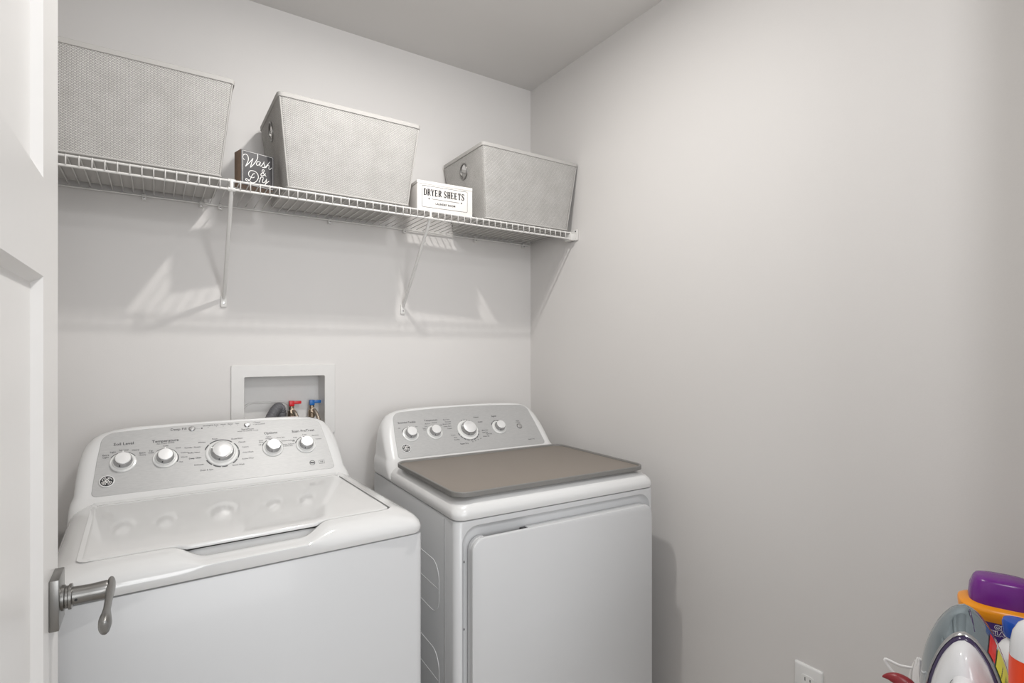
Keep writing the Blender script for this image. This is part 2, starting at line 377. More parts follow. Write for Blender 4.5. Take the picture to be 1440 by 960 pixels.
def cap_rings(hw, nf=60, lid=False):
    def dipf(x, half=.088, ramp=.062):
        d = abs(x - (CO-.006)) - half
        t = 1 if d < 0 else max(0, 1-d/ramp); return t*t*(3-2*t)
    lv = [(.006, .8525, .028), (.001, .8535, .03), (-.001, .860, .03), (-.001, .868, .032), (.002, .877, .034), (.009, .886, .038), (.020, .894, .045), (.034, .8995, .050), (.046, .9025, .05), (.0545, .9038, .030)]
    R = []
    for ins, z, r in lv:
        ring = []
        for x, y in rr(-hw+ins, hw-ins, ins*.92, .688-max(ins, 0)*.12, r, nf=nf, ns=14, nc=8):
            zz = z; yy = y
            if lid and y < .06:
                k = dipf(x); wt = max(0, min(1, (z-.872)/.030))
                zz -= .021*k*wt; yy -= .020*k*wt
            ring.append((x, yy, zz))
        R.append(ring)
    if lid:
        for ins, z, dy, dz in ((0, .9040, -.020, -.021), (.0015, .9030, -.0165, -.0235), (.0015, .897, -.008, -.0195), (.0015, .890, .006, -.0005), (.0015, .868, .010, .008), (.012, .866, .010, .008)):
            ring = []
            for x, y in rr(-.295+ins+CO, .295-ins+CO, .0555+ins, .490-ins, max(.022-ins, .004), nf=nf, ns=14, nc=8):
                zz, yy = z, y
                if y < .08:
                    k = dipf(x)
                    zz += dz*k; yy += dy*k
                ring.append((x, yy, zz))
            R.append(ring)
    return R
def printing(bm_fn, root, h=.0002):
    bm = bmesh.new(); F = lambda u, v: onpanel(u, v, PH+h); bm_fn(bm, F); obj('panel_printing', bm, M['print'], root, smooth=0)['kind'] = 'stuff'

def cabinet_rings(hw, y0, y1, z0, z1, r=.018):
    R = []
    for ins, z in ((.004, z0), (0, z0+.004), (0, z1-.004), (.0012, z1-.0012), (.004, z1)):
        R.append([(x, y, z) for x, y in rr(-hw+ins, hw-ins, y0+ins, y1-ins, r-ins*.5, nf=1, ns=1, nc=8)])
    return R

# ------------------------------------------------------------------ washer
wa = thing('washing_machine', 'white top-loading washing machine with closed lid, on the left under the outlet box', 'washer', (.185, 1.168, 0), math.radians(1.4))
HW = .343
obj('cabinet', loft(cabinet_rings(HW, .004, .685, .02, .850)), M['cabinet'], wa, smooth=40)
for x in (-.29, .29):
    for y in (.06, .62): obj('foot', lathe([(.022, 0), (.022, .012), (.012, .0195)], 20), M['black'], wa, loc=(x, y, 0))
obj('top_deck', loft(cap_rings(HW+.001, lid=True)), M['deck'], wa, smooth=40)
# lid with a shallow forward lip over the finger scoop
def lid():
    R = []
    def lip(x):
        d = abs(x - (CO-.006)) - .118; t = 1 if d < 0 else max(0, 1-d/.02); return t*t*(3-2*t)
    for ins, z in ((.004, .8955), (.001, .8962), (0, .8985), (.0002, .9006), (.0012, .9028), (.0035, .9040), (.008, .9044), (.030, .9048)):
        ring = []
        for x, y in rr(-.2900+CO+ins, .2900+CO-ins, .0605+ins, .4845-ins, max(.020-ins, .003), nf=60, ns=8, nc=8):
            if y < .09: y -= .0125*lip(x)
            ring.append((x, y, z))
        R.append(ring)
    obj('lid', loft(R), M['deck'], wa, smooth=40)
    for sx in (-1, 1):
        h = bmesh.new(); tube([(CO+sx*.2965, .468, .9005), (CO+sx*.2865, .468, .9005)], .0032, 10, h)
        obj('lid_hinge', h, M['plastic'], wa)
lid()
console(wa)
def wprint(bm, F):
    T = lambda s, u, v, sz=.0062, al='CENTER', b=0.0: text(bm, s, u, v, sz*1.04, F, al, 1.0, b+.00009)
    T('Soil Level', -.240, .147, .0112, b=.00012); T('Temperature', -.146, .146, .0112, b=.00012); T('ALL COLD RINSES', -.146, .138, .0050)
    T('Options', .125, .144, .0112, b=.00012); T('Stain PreTreat', .220, .142, .0112, b=.00012)
    T('Deep Fill', -.094, .1805, .0105, 'RIGHT')
    ribbon(bm, [(-.071, .179), (-.061, .1785)], .0006, F)
    ribbon(bm, [(-.0585, .1785), (-.0545, .1785)], .004, F)
    for i, s in enumerate(('Sensing/Fill', 'Soak', 'Wash', 'Rinse', 'Spin')):
        u = (-.040, -.019, -.001, .018, .037)[i]; T(s, u, .1865, .0058); ribbon(bm, [(u-.0008, .1805), (u+.0008, .1805)], .0016, F)
    for s, v in (('Power', .186), ('Lid Locked', .179)): T(s, .084, v, .0062, 'LEFT'); ribbon(bm, [(.080, v), (.0816, v)], .0016, F)
    T('Start/Pause', .063, .164, .0074); T('HOLD TO CANCEL CYCLE', .063, .1575, .0046)
    for s, u, v in (('Extra\nLight', -.278, .113), ('Light', -.263, .124), ('Normal', -.240, .1275), ('Heavy', -.214, .125), ('Extra\nHeavy', -.199, .111)): T(s, u, v, .0062)
    for s, u, v in (('Tap\nCold', -.180, .115), ('Cold', -.146, .130), ('Cool', -.117, .120), ('Colors', -.103, .103), ('Warm', -.104, .089), ('Hot', -.112, .075)): T(s, u, v, .0058)
    L = [('Rinse', -.026, .139, 'CENTER'), ('Whites', -.050, .131, 'RIGHT'), ('Towels / Sheets', -.0625, .117, 'RIGHT'), ('Bulky Items', -.065, .100, 'RIGHT'), ('Deep Clean', -.063, .082, 'RIGHT'), ('Delicates', -.058, .060, 'RIGHT'), ('Drain & Spin', -.036, .041, 'RIGHT'),
         ('Quick Rinse', .016, .134, 'LEFT'), ('Casuals', .034, .121, 'LEFT'), ('Colors', .042, .103, 'LEFT'), ('Cold Wash', .042, .085, 'LEFT'), ('Active Wear', .038, .064, 'LEFT'), ('Speed Wash', .012, .047, 'LEFT')]
    for s, u, v, al in L: T(s, u, v, .0060, al, .0001 if s == 'Deep Clean' else 0)
    for s, u, v, al in (('Off', .094, .105, 'RIGHT'), ('Extra\nRinse', .101, .117, 'RIGHT'), ('Fabric\nSoftener', .118, .128, 'CENTER'), ('Extra Spin', .140, .125, 'LEFT'), ('Rinse & Softener', .152, .112, 'LEFT'), ('Rinse, Softener\n& Extra Spin', .154, .096, 'LEFT')): T(s, u, v, .0054, al)
    for s, u, v, al in (('Off', .190, .108, 'RIGHT'), ('Soak', .198, .120, 'RIGHT'), ('5 min', .222, .128, 'CENTER'), ('Garment', .243, .122, 'LEFT'), ('Tomato', .252, .108, 'LEFT')): T(s, u, v, .0056, al)
    for c, a0, a1 in ((-.241, 30, 150), (-.148, -30, 130), (.125, 20, 160), (.220, 40, 165)): 
        for q in range(3):
            d = (a1-a0)/3; ribbon(bm, arc(c, .0905, .0268+.0035, a0+q*d+2, a0+(q+1)*d-2, 8), .0024, F)
    for a0, a1 in ((205, 232), (236, 262), (266, 285), (-55, -32), (-28, 8), (12, 40), (50, 130), (135, 160)): ribbon(bm, arc(-.011, .090, .0440, a0, a1, 10), .003, F)
    ribbon(bm, arc(.229, .026, .0075, 0, 360, 20), .0016, F); ribbon(bm, [(.223, .027), (.235, .025)], .005, F)
    ribbon(bm, [(.249, .020), (.265, .020), (.265, .031), (.249, .031), (.249, .020)], .0010, F); T('HE', .257, .0255, .0075)
printing(wprint, wa)
dial(wa, -.241, .0905); dial(wa, -.148, .0905); dial(wa, -.011, .090, True, 165); dial(wa, .125, .0905, point=140); dial(wa, .220, .0905, point=130)
push_button(wa, -.081, .179, .0085); push_button(wa, .063, .1785, .0085)
badge(wa, -.274, .039)

# ------------------------------------------------------------------ dryer
dr = thing('tumble_dryer', 'white front-loading clothes dryer with a taupe mat on top, beside the right wall', 'dryer', (.965, 1.182, 0), math.radians(-2.0))
cab = loft(cabinet_rings(HW, .004, .685, .02, .850, .020))
cut = loft([[(x, y, z) for x, z in rr(-.325+i, .325-i, .125+i, .836-i, .045-i*.6, nc=10)] for i, y in ((-.010, -.006), (0, .004), (.004, .010), (.010, .0145), (.014, .0155))])
cab = boolean(cab, [cut])
obj('cabinet', cab, M['cabinet'], dr, smooth=35)
for x in (-.29, .29):
    for y in (.06, .62): obj('foot', lathe([(.022, 0), (.022, .012), (.012, .0195)], 20), M['black'], dr, loc=(x, y, 0))
R = cap_rings(HW+.001)
R.append([(x, y, .9045) for x, y in rr(-.26, .26, .085, .60, .03, nf=60, ns=14, nc=8)])
obj('top_deck', loft(R), M['enamel'], dr, smooth=40)
# side seam and embossed grooves on the left flank
bm = B(-HW-.0012, -HW+.001, .0685, .0705, .03, .845); obj('side_seam', bm, M['chrome'], dr, smooth=0)
for z0, z1 in ((.577, .716), (.33, .478), (.10, .24)):
    for z in ((z0, z1),):
        P = [Vector((-HW-.0002, y, zz)) for y, zz in rr(.105, .56, z0, z1, .045, nc=8)]
        obj('embossed_rib', tube(P, .0014, 8, closed=True), M['cabinet'], dr, smooth=60)
    obj('embossed_rib', tube([(-HW-.0002, .105, (z0+z1)/2), (-HW-.0002, .56, (z0+z1)/2)], .0011, 8), M['cabinet'], dr, smooth=60)
# door
def vslab(x0, x1, z0, z1, y0, y1, r, e=.002, nc=10):
    R = []
    for i, y in ((e*.4, y1), (0, y1-e*.5), (0, y0+e), (e*.3, y0+e*.3), (e, y0)):
        R.append([(x, y, z) for x, z in rr(x0+i, x1-i, z0+i, z1-i, max(r-i, .001), nc=nc)])
    return loft(R)
dd = obj('door', vslab(-.308, .312, .150, .809, -.020, -.009, .034, .004), M['cabinet'], dr, smooth=40)
back = vslab(-.305, .309, .153, .807, -.0088, .0122, .032, .001)
notch = B(-.268, -.135, -.0075, .03, .745, .83)
back = boolean(back, [notch]); obj('door_liner', back, M['cabinet'], dd, smooth=35)
obj('finger_slot_shade', B(-.2665, -.1515, -.0070, .0118, .7455, .7975, .0005), M['slotshade'], dd)  # dark block in the notch, standing in for the shade there
obj('door_latch', B(-.150, -.1355, .000, .0135, .7925, .805, .001), M['black'], dd)
for z in (.745, .575): 
    obj('hinge_screw', lathe([(.0035, 0), (.0035, .0015), (.001, .002)], 12, mtx=Matrix.Translation((-.3165, .0155, z)) @ Matrix.Rotation(PI/2, 4, 'X')), M['black'], dr)
console(dr)
def dprint(bm, F):
    T = lambda s, u, v, sz=.0062, al='CENTER', b=0.0: text(bm, s, u, v, sz*1.04, F, al, 1.0, b+.00009)
    T('Extended Tumble', -.243, .140, .0088, b=.0001); T('Temperature', -.151, .142, .0092, b=.0001); T('Signal', .110, .140, .0092, b=.0001); T('Start', .207, .110, .0072, b=.0001); T('TO START', .207, .103, .0045)
    for s, u, v in (('Off', -.276, .118), ('Low', -.176, .118), ('Medium', -.168, .128), ('Normal', -.140, .131), ('High', -.118, .119), ('Extra\nLow', -.184, .107), ('On', -.212, .120)): T(s, u, v, .0056)
    L = [('Easy Care', -.078, .140), ('Delicates', -.075, .130), ('Mixed Loads', -.078, .121), ('Damp Alert', -.079, .111), ('Casuals', -.079, .101), ('Towels', -.074, .072), ('Jeans', -.070, .062), ('Bedding', -.064, .052)]
    for s, u, v in L: T(s, u, v, .0060, 'RIGHT')
    for s, u, v in (('Cottons', .022, .141), ('Sanitize', .034, .119), ('More Dry', .038, .081), ('Less Dry', .037, .072), ('Time Dry', .050, .064), ('Warm Up', .034, .055)): T(s, u, v, .0062, 'LEFT', .0001)
    T('Steam Dry', -.050, .033, .0072, b=.0001)
    T('Sensor Dry', .236, .024, .0062)
    for c, a0, a1 in ((-.241, 40, 160), (-.148, 60, 165), (.115, 70, 160)):
        for q in range(3):
            d = (a1-a0)/3; ribbon(bm, arc(c, .090, .0303, a0+q*d+2, a0+(q+1)*d-2, 8), .0024, F)
    for k in range(9): ribbon(bm, arc(-.018, .089, .0440, 195+k*18, 195+k*18+13, 5), .0028, F)
    for k in range(4): ribbon(bm, arc(-.018, .089, .0440, 60+k*14, 60+k*14+9, 5), .002, F)
    for k in range(4): T('%d0' % (6-k), -.014+k*.012, .037+k*.0035, .0052)
printing(dprint, dr)
dial(dr, -.241, .0905, point=120); dial(dr, -.150, .0905, point=150); dial(dr, -.018, .089, True, 170); dial(dr, .115, .088, point=140)
push_button(dr, .206, .086, .0115, .005)
badge(dr, -.270, .036)

# mat on the dryer
mt_ = thing('dryer_top_mat', 'taupe rubber mat with raised grey rim lying on the dryer', 'mat', (.965, 1.182, .9068), math.radians(-2.0))
mx0, mx1, my0, my1 = -.337, .322, .012, .478
obj('mat_surface', slab(mx0+.008, mx1-.008, my0+.008, my1-.008, 0.0005, .0075, .035, .0008, 10), M['mat'], mt_)
rg = []
for ins, z in ((.001, 0), (0, .001), (0, .0115), (.0015, .013), (.005, .013), (.0072, .0115), (.0085, .0078), (.0085, .0002)):
    rg.append([(x, y, z) for x, y in rr(mx0+ins, mx1-ins, my0+ins, my1-ins, .043-ins, nc=12)])
obj('mat_rim', loft(rg, closed=True), M['matrim'], mt_)

# ------------------------------------------------------------------ laundry outlet box in the back wall
ob = thing('laundry_outlet_box', 'white plastic recessed washer outlet box in the back wall', 'outlet box', (.378, YB, 1.13), 0)
fx0, fx1, fz0, fz1 = -.170, .168, -.150, .099
ox0, ox1, oz0, oz1 = -.130, .131, -.118, .059
fl = []
# flange ring: outer rounded rect and inner opening
for (a, b, c, d, r, y) in ((fx0, fx1, fz0, fz1, .004, 0.0), (fx0, fx1, fz0, fz1, .004, -.004), (fx0+.0015, fx1-.0015, fz0+.0015, fz1-.0015, .003, -.0055), (ox0-.001, ox1+.001, oz0-.001, oz1+.001, .006, -.0055), (ox0, ox1, oz0, oz1, .005, -.004), (ox0, ox1, oz0, oz1, .005, 0.085), (ox0-.002, ox1+.002, oz0-.002, oz1+.002, .005, 0.085), (ox0-.002, ox1+.002, oz0-.002, oz1+.002, .005, 0.0)):
    fl.append([(x, y, z) for x, z in rr(a, b, c, d, r, nc=5)])
obj('flange', loft(fl, closed=True), M['boxplastic'], ob, smooth=30)
obj('box_back', B(ox0-.001, ox1+.001, .0855, .088, oz0-.001, oz1+.001), M['boxplastic'], ob, smooth=0)
obj('drain_knockout', tube([(x, .0846, z) for x, z in rr(ox0+.006, .030, -.100, -.036, .031, nc=10)], .0034, 8, closed=True), M['boxplastic'], ob, smooth=60)
obj('box_floor', B(ox0+.001, ox1-.001, .004, .085, -.1178, -.112), M['boxplastic'], ob, smooth=0)
# drain hose
def hose():
    P = catmull([(-.070, -.055, -.26), (-.062, -.040, -.17), (-.046, -.008, -.105), (-.026, .020, -.070), (-.006, .042, -.052), (.005, .050, -.066), (.006, .050, -.110)], 14)
    rad = [.0165 + .0014*math.sin(i*1.9) for i in range(len(P))]
    return tube(P, rad, 16)
h = obj('drain_hose', hose(), M['hose'], smooth=60, loc=(.367, YB, 1.13)); tag(h, 'dark grey corrugated drain hose hooked into the outlet box', 'hose')
for nm, x, m, lab in (('red', .030, 'red', 'braided supply hose under the red valve in the outlet box'), ('blue', .100, 'blue', 'braided supply hose under the blue valve in the outlet box')):
    v = bpy.data.objects.new('valve', None); COL.objects.link(v); v.parent = ob; v.location = (x, .055, -.05)
    obj('valve_body', lathe([(.0085, -.060), (.0085, -.045), (.012, -.043), (.012, -.018), (.0085, -.015), (.0085, -.002), (.006, .0)], 16), M['brass'], v)
    hd = bmesh.new(); box(hd, -.0085, .0085, -.009, .009, -.001, .018, .002); box(hd, .006, .033, -.005, .005, .006, .0165, .0015)
    obj('valve_handle', hd, M[m], v)
    P = catmull([(x, .052, -.072), (x+.001, .036, -.066), (x+.006, .018, -.075), (x+.012, .0, -.105), (x+.012, -.020, -.17), (x+.010, -.040, -.26)], 10)
    t = tag(bpy.data.objects.new('supply_hose', None), lab, 'hose', None); COL.objects.link(t); t.location = (.378, YB, 1.13)
    rad = [.0065+.0004*math.sin(i*2.6) for i in range(len(P))]
    obj('braided_sleeve', tube(P, rad, 12), M['steel'], t, smooth=60)
    obj('coupling_nut', tube([(x, .0445, -.070), (x, .029, -.067)], .0098, 6), M['brass'], t, smooth=20)

# ------------------------------------------------------------------ wire shelf
sh = thing('wire_shelf', 'white ventilated wire shelf running along the back wall above both machines', 'shelf', (0, YB, 1.755))
yF = 1.690-YB; yBk = -.010
def xrod(name, y, z, r, x0=XL+.004, x1=XR-.006): return obj(name, tube([(x0, y, z), (x1, y, z)], r, 10), M['wire'], sh, smooth=60)
xrod('front_rail', yF, -.0035, .0031); xrod('front_rail', yF, -.0275, .0033); xrod('back_rail', yBk, -.006, .0030)
wm = bmesh.new(); tube([(0, yBk-.004, 0), (0, yF+.002, 0), (0, yF-.0030, -.002), (0, yF-.0035, -.006), (0, yF-.0035, -.027)], .0016, 6, wm)
bmesh.ops.recalc_face_normals(wm, faces=wm.faces); wme = bpy.data.meshes.new('wire'); wm.to_mesh(wme); wm.free(); wme.shade_smooth(); wme.materials.append(M['wire'])
x = -.181 - .0254*4
while x < XR-.02:
    o = bpy.data.objects.new('wire', wme); COL.objects.link(o); o.parent = sh; o.location = (x, 0, 0); x += .0254
for xx in (-.028, .123, .176, .525, .81, 1.128, 1.373):
    bm = bmesh.new(); box(bm, xx-.006, xx+.006, -.016, 0, -.020, -.002, .002); 
    tube([(xx-.005, yBk, -.006), (xx+.005, yBk, -.006)], .006, 12, bm)
    c = obj('wall_clip', bm, M['wire'], sh)
    obj('clip_screw', lathe([(.0026, 0), (.0026, .001), (.001, .0012)], 12, mtx=Matrix.Translation((xx, -.016, -.0145)) @ Matrix.Rotation(PI/2, 4, 'X')), M['collar'], c)
def brace(xt, xb):
    P = [(xt, yF+.002, -.0275), (xt, yF+.012, -.044), (xb, -.020, -.292), (xb, -.008, -.306)]
    b = obj('brace', tube(P, [.0045, .0056, .0056, .0045], 12), M['wire'], sh, smooth=50)
    bm = bmesh.new(); tube([(xt-.009, yF, -.0275), (xt+.009, yF, -.0275)], .0058, 12, bm); tube([(xt-.009, yF, -.0035), (xt+.009, yF, -.0035)], .0052, 12, bm)
    box(bm, xt-.004, xt+.004, yF-.006, yF-.003, -.03, .0, .001); obj('brace_hook', bm, M['wire'], b)
    bm = bmesh.new(); box(bm, xb-.009, xb+.009, -.007, 0, -.335, -.298, .002); obj('brace_plate', bm, M['wire'], b)
    obj('plate_screw', lathe([(.0034, 0), (.0034, .0012), (.001, .0016)], 14, mtx=Matrix.Translation((xb, -.007, -.322)) @ Matrix.Rotation(PI/2, 4, 'X')), M['collar'], b)
brace(.178, .187); brace(.781, .806)
bm = bmesh.new(); box(bm, XR-.030, XR-.001, yF-.010, yF+.03, -.034, -.008, .002); box(bm, XR-.008, XR-.001, yF-.022, yF+.03, -.034, .010, .002)
eb = obj('end_bracket', bm, M['wire'], sh)
obj('bracket_screw', lathe([(.003, 0), (.003, .001), (.001, .0014)], 12, mtx=Matrix.Translation((XR-.008, yF-.013, .002)) @ Matrix.Rotation(-PI/2, 4, 'Y')), M['black'], eb)

# ------------------------------------------------------------------ woven baskets
def uv_planar(me):
    uv = me.uv_layers.new(name='UVMap')
    for p in me.polygons:
        n = p.normal
        if abs(n.x) > abs(n.y) and abs(n.x) > abs(n.z): f = lambda c: (c.y, c.z)
        elif abs(n.y) > abs(n.z): f = lambda c: (c.x, c.z)
        else: f = lambda c: (c.x, c.y)
        for li in p.loop_indices: uv.data[li].uv = f(me.vertices[me.loops[li].vertex_index].co)
ZB = 1.7595
def basket(label, cx, rz=0):
    bw, bd, tw, td, H = .380, .262, .440, .316, .262
    y0 = 0
    root = thing('storage_basket', label, 'basket', (cx, 1.824, ZB), rz, 'woven baskets on the wire shelf')
    def ring(t, ins, nf=8, sag=0):
        hw = (bw+(tw-bw)*t)/2-ins; hd = (bd+(td-bd)*t)/2-ins
        out = []
        for x, y in rr(-hw, hw, -hd, hd, .014, nf=nf, ns=nf, nc=4):
            out.append((x, y, H*t))
        return out
    T = [0, .25, .5, .75, 1]
    rings = [ring(t, 0) for t in T] + [[(a, b, H*t+(.003 if t == 0 else 0)) for a, b, _ in ring(t, .003)] for t in reversed(T)]
    bm = loft(rings)
    cuts = []
    for s in (1,):
        cuts.append(lathe([(1, -.5), (1, .5)], 32, mtx=Matrix.Translation((0, -.004, .200)) @ Matrix.Rotation(PI/2, 4, 'Y') @ Matrix.Diagonal((.0265, .0235, 1, 1)) ))
    bm = boolean(bm, cuts); bmesh.ops.recalc_face_normals(bm, faces=bm.faces)
    me = bpy.data.meshes.new('basket_shell'); bm.to_mesh(me); bm.free(); uv_planar(me)
    finish('basket_shell', me, M['weave'], root, 30)
    # trim band round the top
    tr = []
    for ins, dz in ((-.0016, -.010), (-.0026, -.009), (-.0026, .002), (-.001, .0035), (.004, .0035), (.005, .002), (.005, -.010)):
        tr.append([(a, b, H+dz) for a, b, _ in ring(1 + dz/H*.9 if dz < 0 else 1, ins)])
    obj('top_trim', loft(tr, closed=True), M['piping'], root)
    for sx in (-1, 1):
        for sy in (-1, 1):
            P = [(sx*((bw+(tw-bw)*t)/2-.0035), sy*((bd+(td-bd)*t)/2-.0035), H*t) for t in (0.01, .5, .96)]
            obj('corner_piping', tube(P, .0022, 8), M['piping'], root, smooth=60)
        hx = (bw+(tw-bw)*.763)/2; a = math.atan2((tw-bw)/2, H)
        mt = Matrix.Translation((sx*(hx+.0005), -.004, .200)) @ Matrix.Rotation(sx*a, 4, 'Y')
        P = [mt @ Vector((0, .0245*math.cos(q), .0275*math.sin(q))) for q in [2*PI*i/32 for i in range(32)]]
        obj('grommet', tube(P, .0034, 8, closed=True), M['nickel'], root, smooth=60)
    bo = slab(-bw/2-.003, bw/2+.003, -bd/2-.003, bd/2+.003, -.0005, .004, .014, .0015); obj('base_welt', bo, M['piping'], root)
    return root
basket('pale grey woven storage basket at the far left end of the shelf', -.038)
basket('pale grey woven storage basket in the middle, right of the Wash & Dry block', .515)
basket('pale grey woven storage basket in the corner against the right wall', 1.194)

# ------------------------------------------------------------------ small signs on the shelf
sg = thing('wash_and_dry_block', 'small brown block sign with dark face reading Wash & Dry in white script', 'sign', (.21, 1.727, 1.7570), math.atan2(.2656, .964))
obj('block_body', B(-.0045, .0915, .0015, .046, 0, .1015, .0012), M['wood'], sg)
obj('block_face', B(-.0045, .0915, 0, .0014, 0.0005, .101, .0004), M['slate'], sg)
strokes = [[(.0058,.0721),(.0008,.0755),(.0015,.0839),(.008,.0887),(.0146,.0852),(.0161,.0751),(.0124,.0636),(.008,.0535)],[(.008,.0535),(.019,.0668),(.0294,.0824)],[(.0294,.0824),(.0249,.0668),(.0219,.0533)],[(.0219,.0533),(.0338,.0692),(.0421,.085),(.0428,.0974),(.0398,.0989)],
[(.0488,.0769),(.0428,.0761),(.0391,.069),(.0413,.065),(.0466,.0679),(.0511,.0767),(.0488,.067),(.0526,.0649)],[(.0526,.0649),(.0595,.0758),(.0618,.081),(.061,.0747),(.0641,.0678),(.0595,.0628),(.0557,.0633)],[(.0633,.0622),(.0718,.0744),(.0788,.0847)],[(.0664,.0638),(.0726,.073),(.0764,.0725),(.0757,.0638),(.0788,.0615),(.0842,.0683)],
[(.0679,.0387),(.061,.044),(.0557,.0503),(.058,.0563),(.0618,.0549),(.0595,.0482),(.0534,.0436),(.0526,.0381),(.0595,.039),(.0664,.0468)],
[(.0346,.039),(.0294,.0362),(.0249,.0276),(.0205,.0175),(.0139,.0121),(.0088,.0147),(.0102,.0188),(.0161,.0164),(.0264,.0105),(.0368,.0152),(.0443,.0277),(.0428,.0395),(.0338,.0456),(.0219,.0442),(.0168,.0361),(.019,.0276),(.0279,.0253),(.0338,.029)],
[(.0466,.016),(.0519,.031)],[(.0488,.0272),(.0542,.0339),(.0595,.0328)],[(.0595,.0313),(.0564,.0198),(.061,.0186),(.0664,.0252),(.0695,.0321)],[(.0695,.0321),(.0672,.02),(.0626,.0105)],[(.0626,.0105),(.0679,.0179),(.0764,.0268)]]
bm = bmesh.new(); F = lambda u, v: Vector((u, -.0003, v))
for s in strokes: ribbon(bm, catmull(s, 5), .0019, F)
for a, b in (((.0005, .0985), (.0880, .0985)), ((.0880, .0985), (.0880, .0035)), ((.0880, .0035), (.0005, .0035)), ((.0005, .0035), (.0005, .0985))): ribbon(bm, [a, b], .0009, F)
obj('script_lettering', bm, M['whiteprint'], sg, smooth=0)

ds = thing('dryer_sheet_box', 'white wooden box lettered DRYER SHEETS between two woven baskets', 'box', (.744, 1.715, 1.7580), math.radians(-3.5))
W_, H_ = .208, .103
obj('box_body', B(0, W_, 0, .095, 0, H_-.012, .0012), M['whitewood'], ds)
obj('box_lid', B(-.0005, W_+.0005, -.0005, .0955, H_-.0115, H_, .0012), M['whitewood'], ds)
obj('box_plinth', B(.001, W_+.006, -.003, .0955, -.0008, -.0002), M['whitewood'], ds, smooth=0)
bm = bmesh.new(); F = lambda u, v: Vector((u, -.0008, v))
pr_ = [(x, z) for x, z in rr(.018, W_-.020, .013, .086, .004, nc=4)]; ribbon(bm, pr_+[pr_[0]], .0010, F)
def serif(bm, ch, x, z, h, wd, F):
    tk, tn = wd*.36, h*.085
    def vert(cx, z0=0, z1=1, w_=tk): ribbon(bm, [(x+cx, z+z0*h), (x+cx, z+z1*h)], w_, F)
    def hor(x0, x1, zz, w_=tn): ribbon(bm, [(x+x0, z+zz*h), (x+x1, z+zz*h)], w_, F)
    a, b = wd*.22, wd*.80
    def feet(c, top=True, bot=True):
        if bot: hor(c-wd*.22, c+wd*.22, .03)
        if top: hor(c-wd*.22, c+wd*.22, .97)
    if ch in 'DREH': vert(a); feet(a)
    if ch == 'D': 
        P = [(x+a, z+.97*h), (x+wd*.55, z+.96*h), (x+wd*.80, z+.80*h), (x+wd*.84, z+.5*h), (x+wd*.80, z+.2*h), (x+wd*.55, z+.04*h), (x+a, z+.03*h)]
        ribbon(bm, catmull(P, 4), [tn]*5+[tn+(tk-tn)*math.sin(PI*i/15) for i in range(16)]+[tn]*4, F)
    if ch == 'R':
        P = [(x+a, z+.97*h), (x+wd*.6, z+.96*h), (x+wd*.78, z+.75*h), (x+wd*.6, z+.52*h), (x+a, z+.5*h)]
        ribbon(bm, catmull(P, 4), [tn]*3+[tn+(tk-tn)*math.sin(PI*i/10) for i in range(11)]+[tn]*3, F)
        ribbon(bm, [(x+wd*.5, z+.5*h), (x+wd*.72, z+.2*h), (x+wd*.95, z+.03*h)], tk*.8, F)
    if ch == 'E': hor(a, b, .97); hor(a, b, .03); hor(a, wd*.62, .5); vert(b, .78, .97, tn); vert(b, .03, .24, tn); vert(wd*.62, .40, .60, tn)
    if ch == 'H': vert(b); feet(b); hor(a, b, .5)
    if ch == 'T': vert(wd*.5); feet(wd*.5, False, True); hor(wd*.08, wd*.92, .97); vert(wd*.10, .74, .97, tn); vert(wd*.90, .74, .97, tn)
    if ch == 'Y': 
        ribbon(bm, [(x+wd*.18, z+.97*h), (x+wd*.5, z+.48*h)], tk, F); ribbon(bm, [(x+wd*.86, z+.97*h), (x+wd*.52, z+.48*h)], tn, F); vert(wd*.5, 0, .5); feet(wd*.5, False, True); hor(0, wd*.36, .97); hor(wd*.68, wd, .97)
    if ch == 'S':
        P = [(x+wd*.80, z+.74*h), (x+wd*.72, z+.92*h), (x+wd*.45, z+.98*h), (x+wd*.20, z+.80*h), (x+wd*.38, z+.58*h), (x+wd*.68, z+.42*h), (x+wd*.80, z+.20*h), (x+wd*.5, z+.02*h), (x+wd*.24, z+.08*h), (x+wd*.16, z+.26*h)]
        C = catmull(P, 4); n = len(C); ribbon(bm, C, [tn+(tk-tn)*math.exp(-((i/n-.5)/.22)**2) for i in range(n)], F)
        vert(wd*.82, .70, .98, tn); vert(wd*.14, .02, .3, tn)
xx = .0235; wd = .0118
for ch in 'DRYER SHEETS':
    if ch == ' ': xx += .006; continue
    serif(bm, ch, xx, .0535, .0225, wd, F); xx += wd+.0017
ribbon(bm, [(.052, .043), (.156, .043)], .0010, F)
for u in (.043, .165): ribbon(bm, [(u-.002, .043), (u+.002, .043)], .0045, F)
text(bm, 'LAUNDRY ROOM', W_/2, .028, .0095, F, bold=.0002)
obj('box_lettering', bm, M['black'], ds, smooth=0)

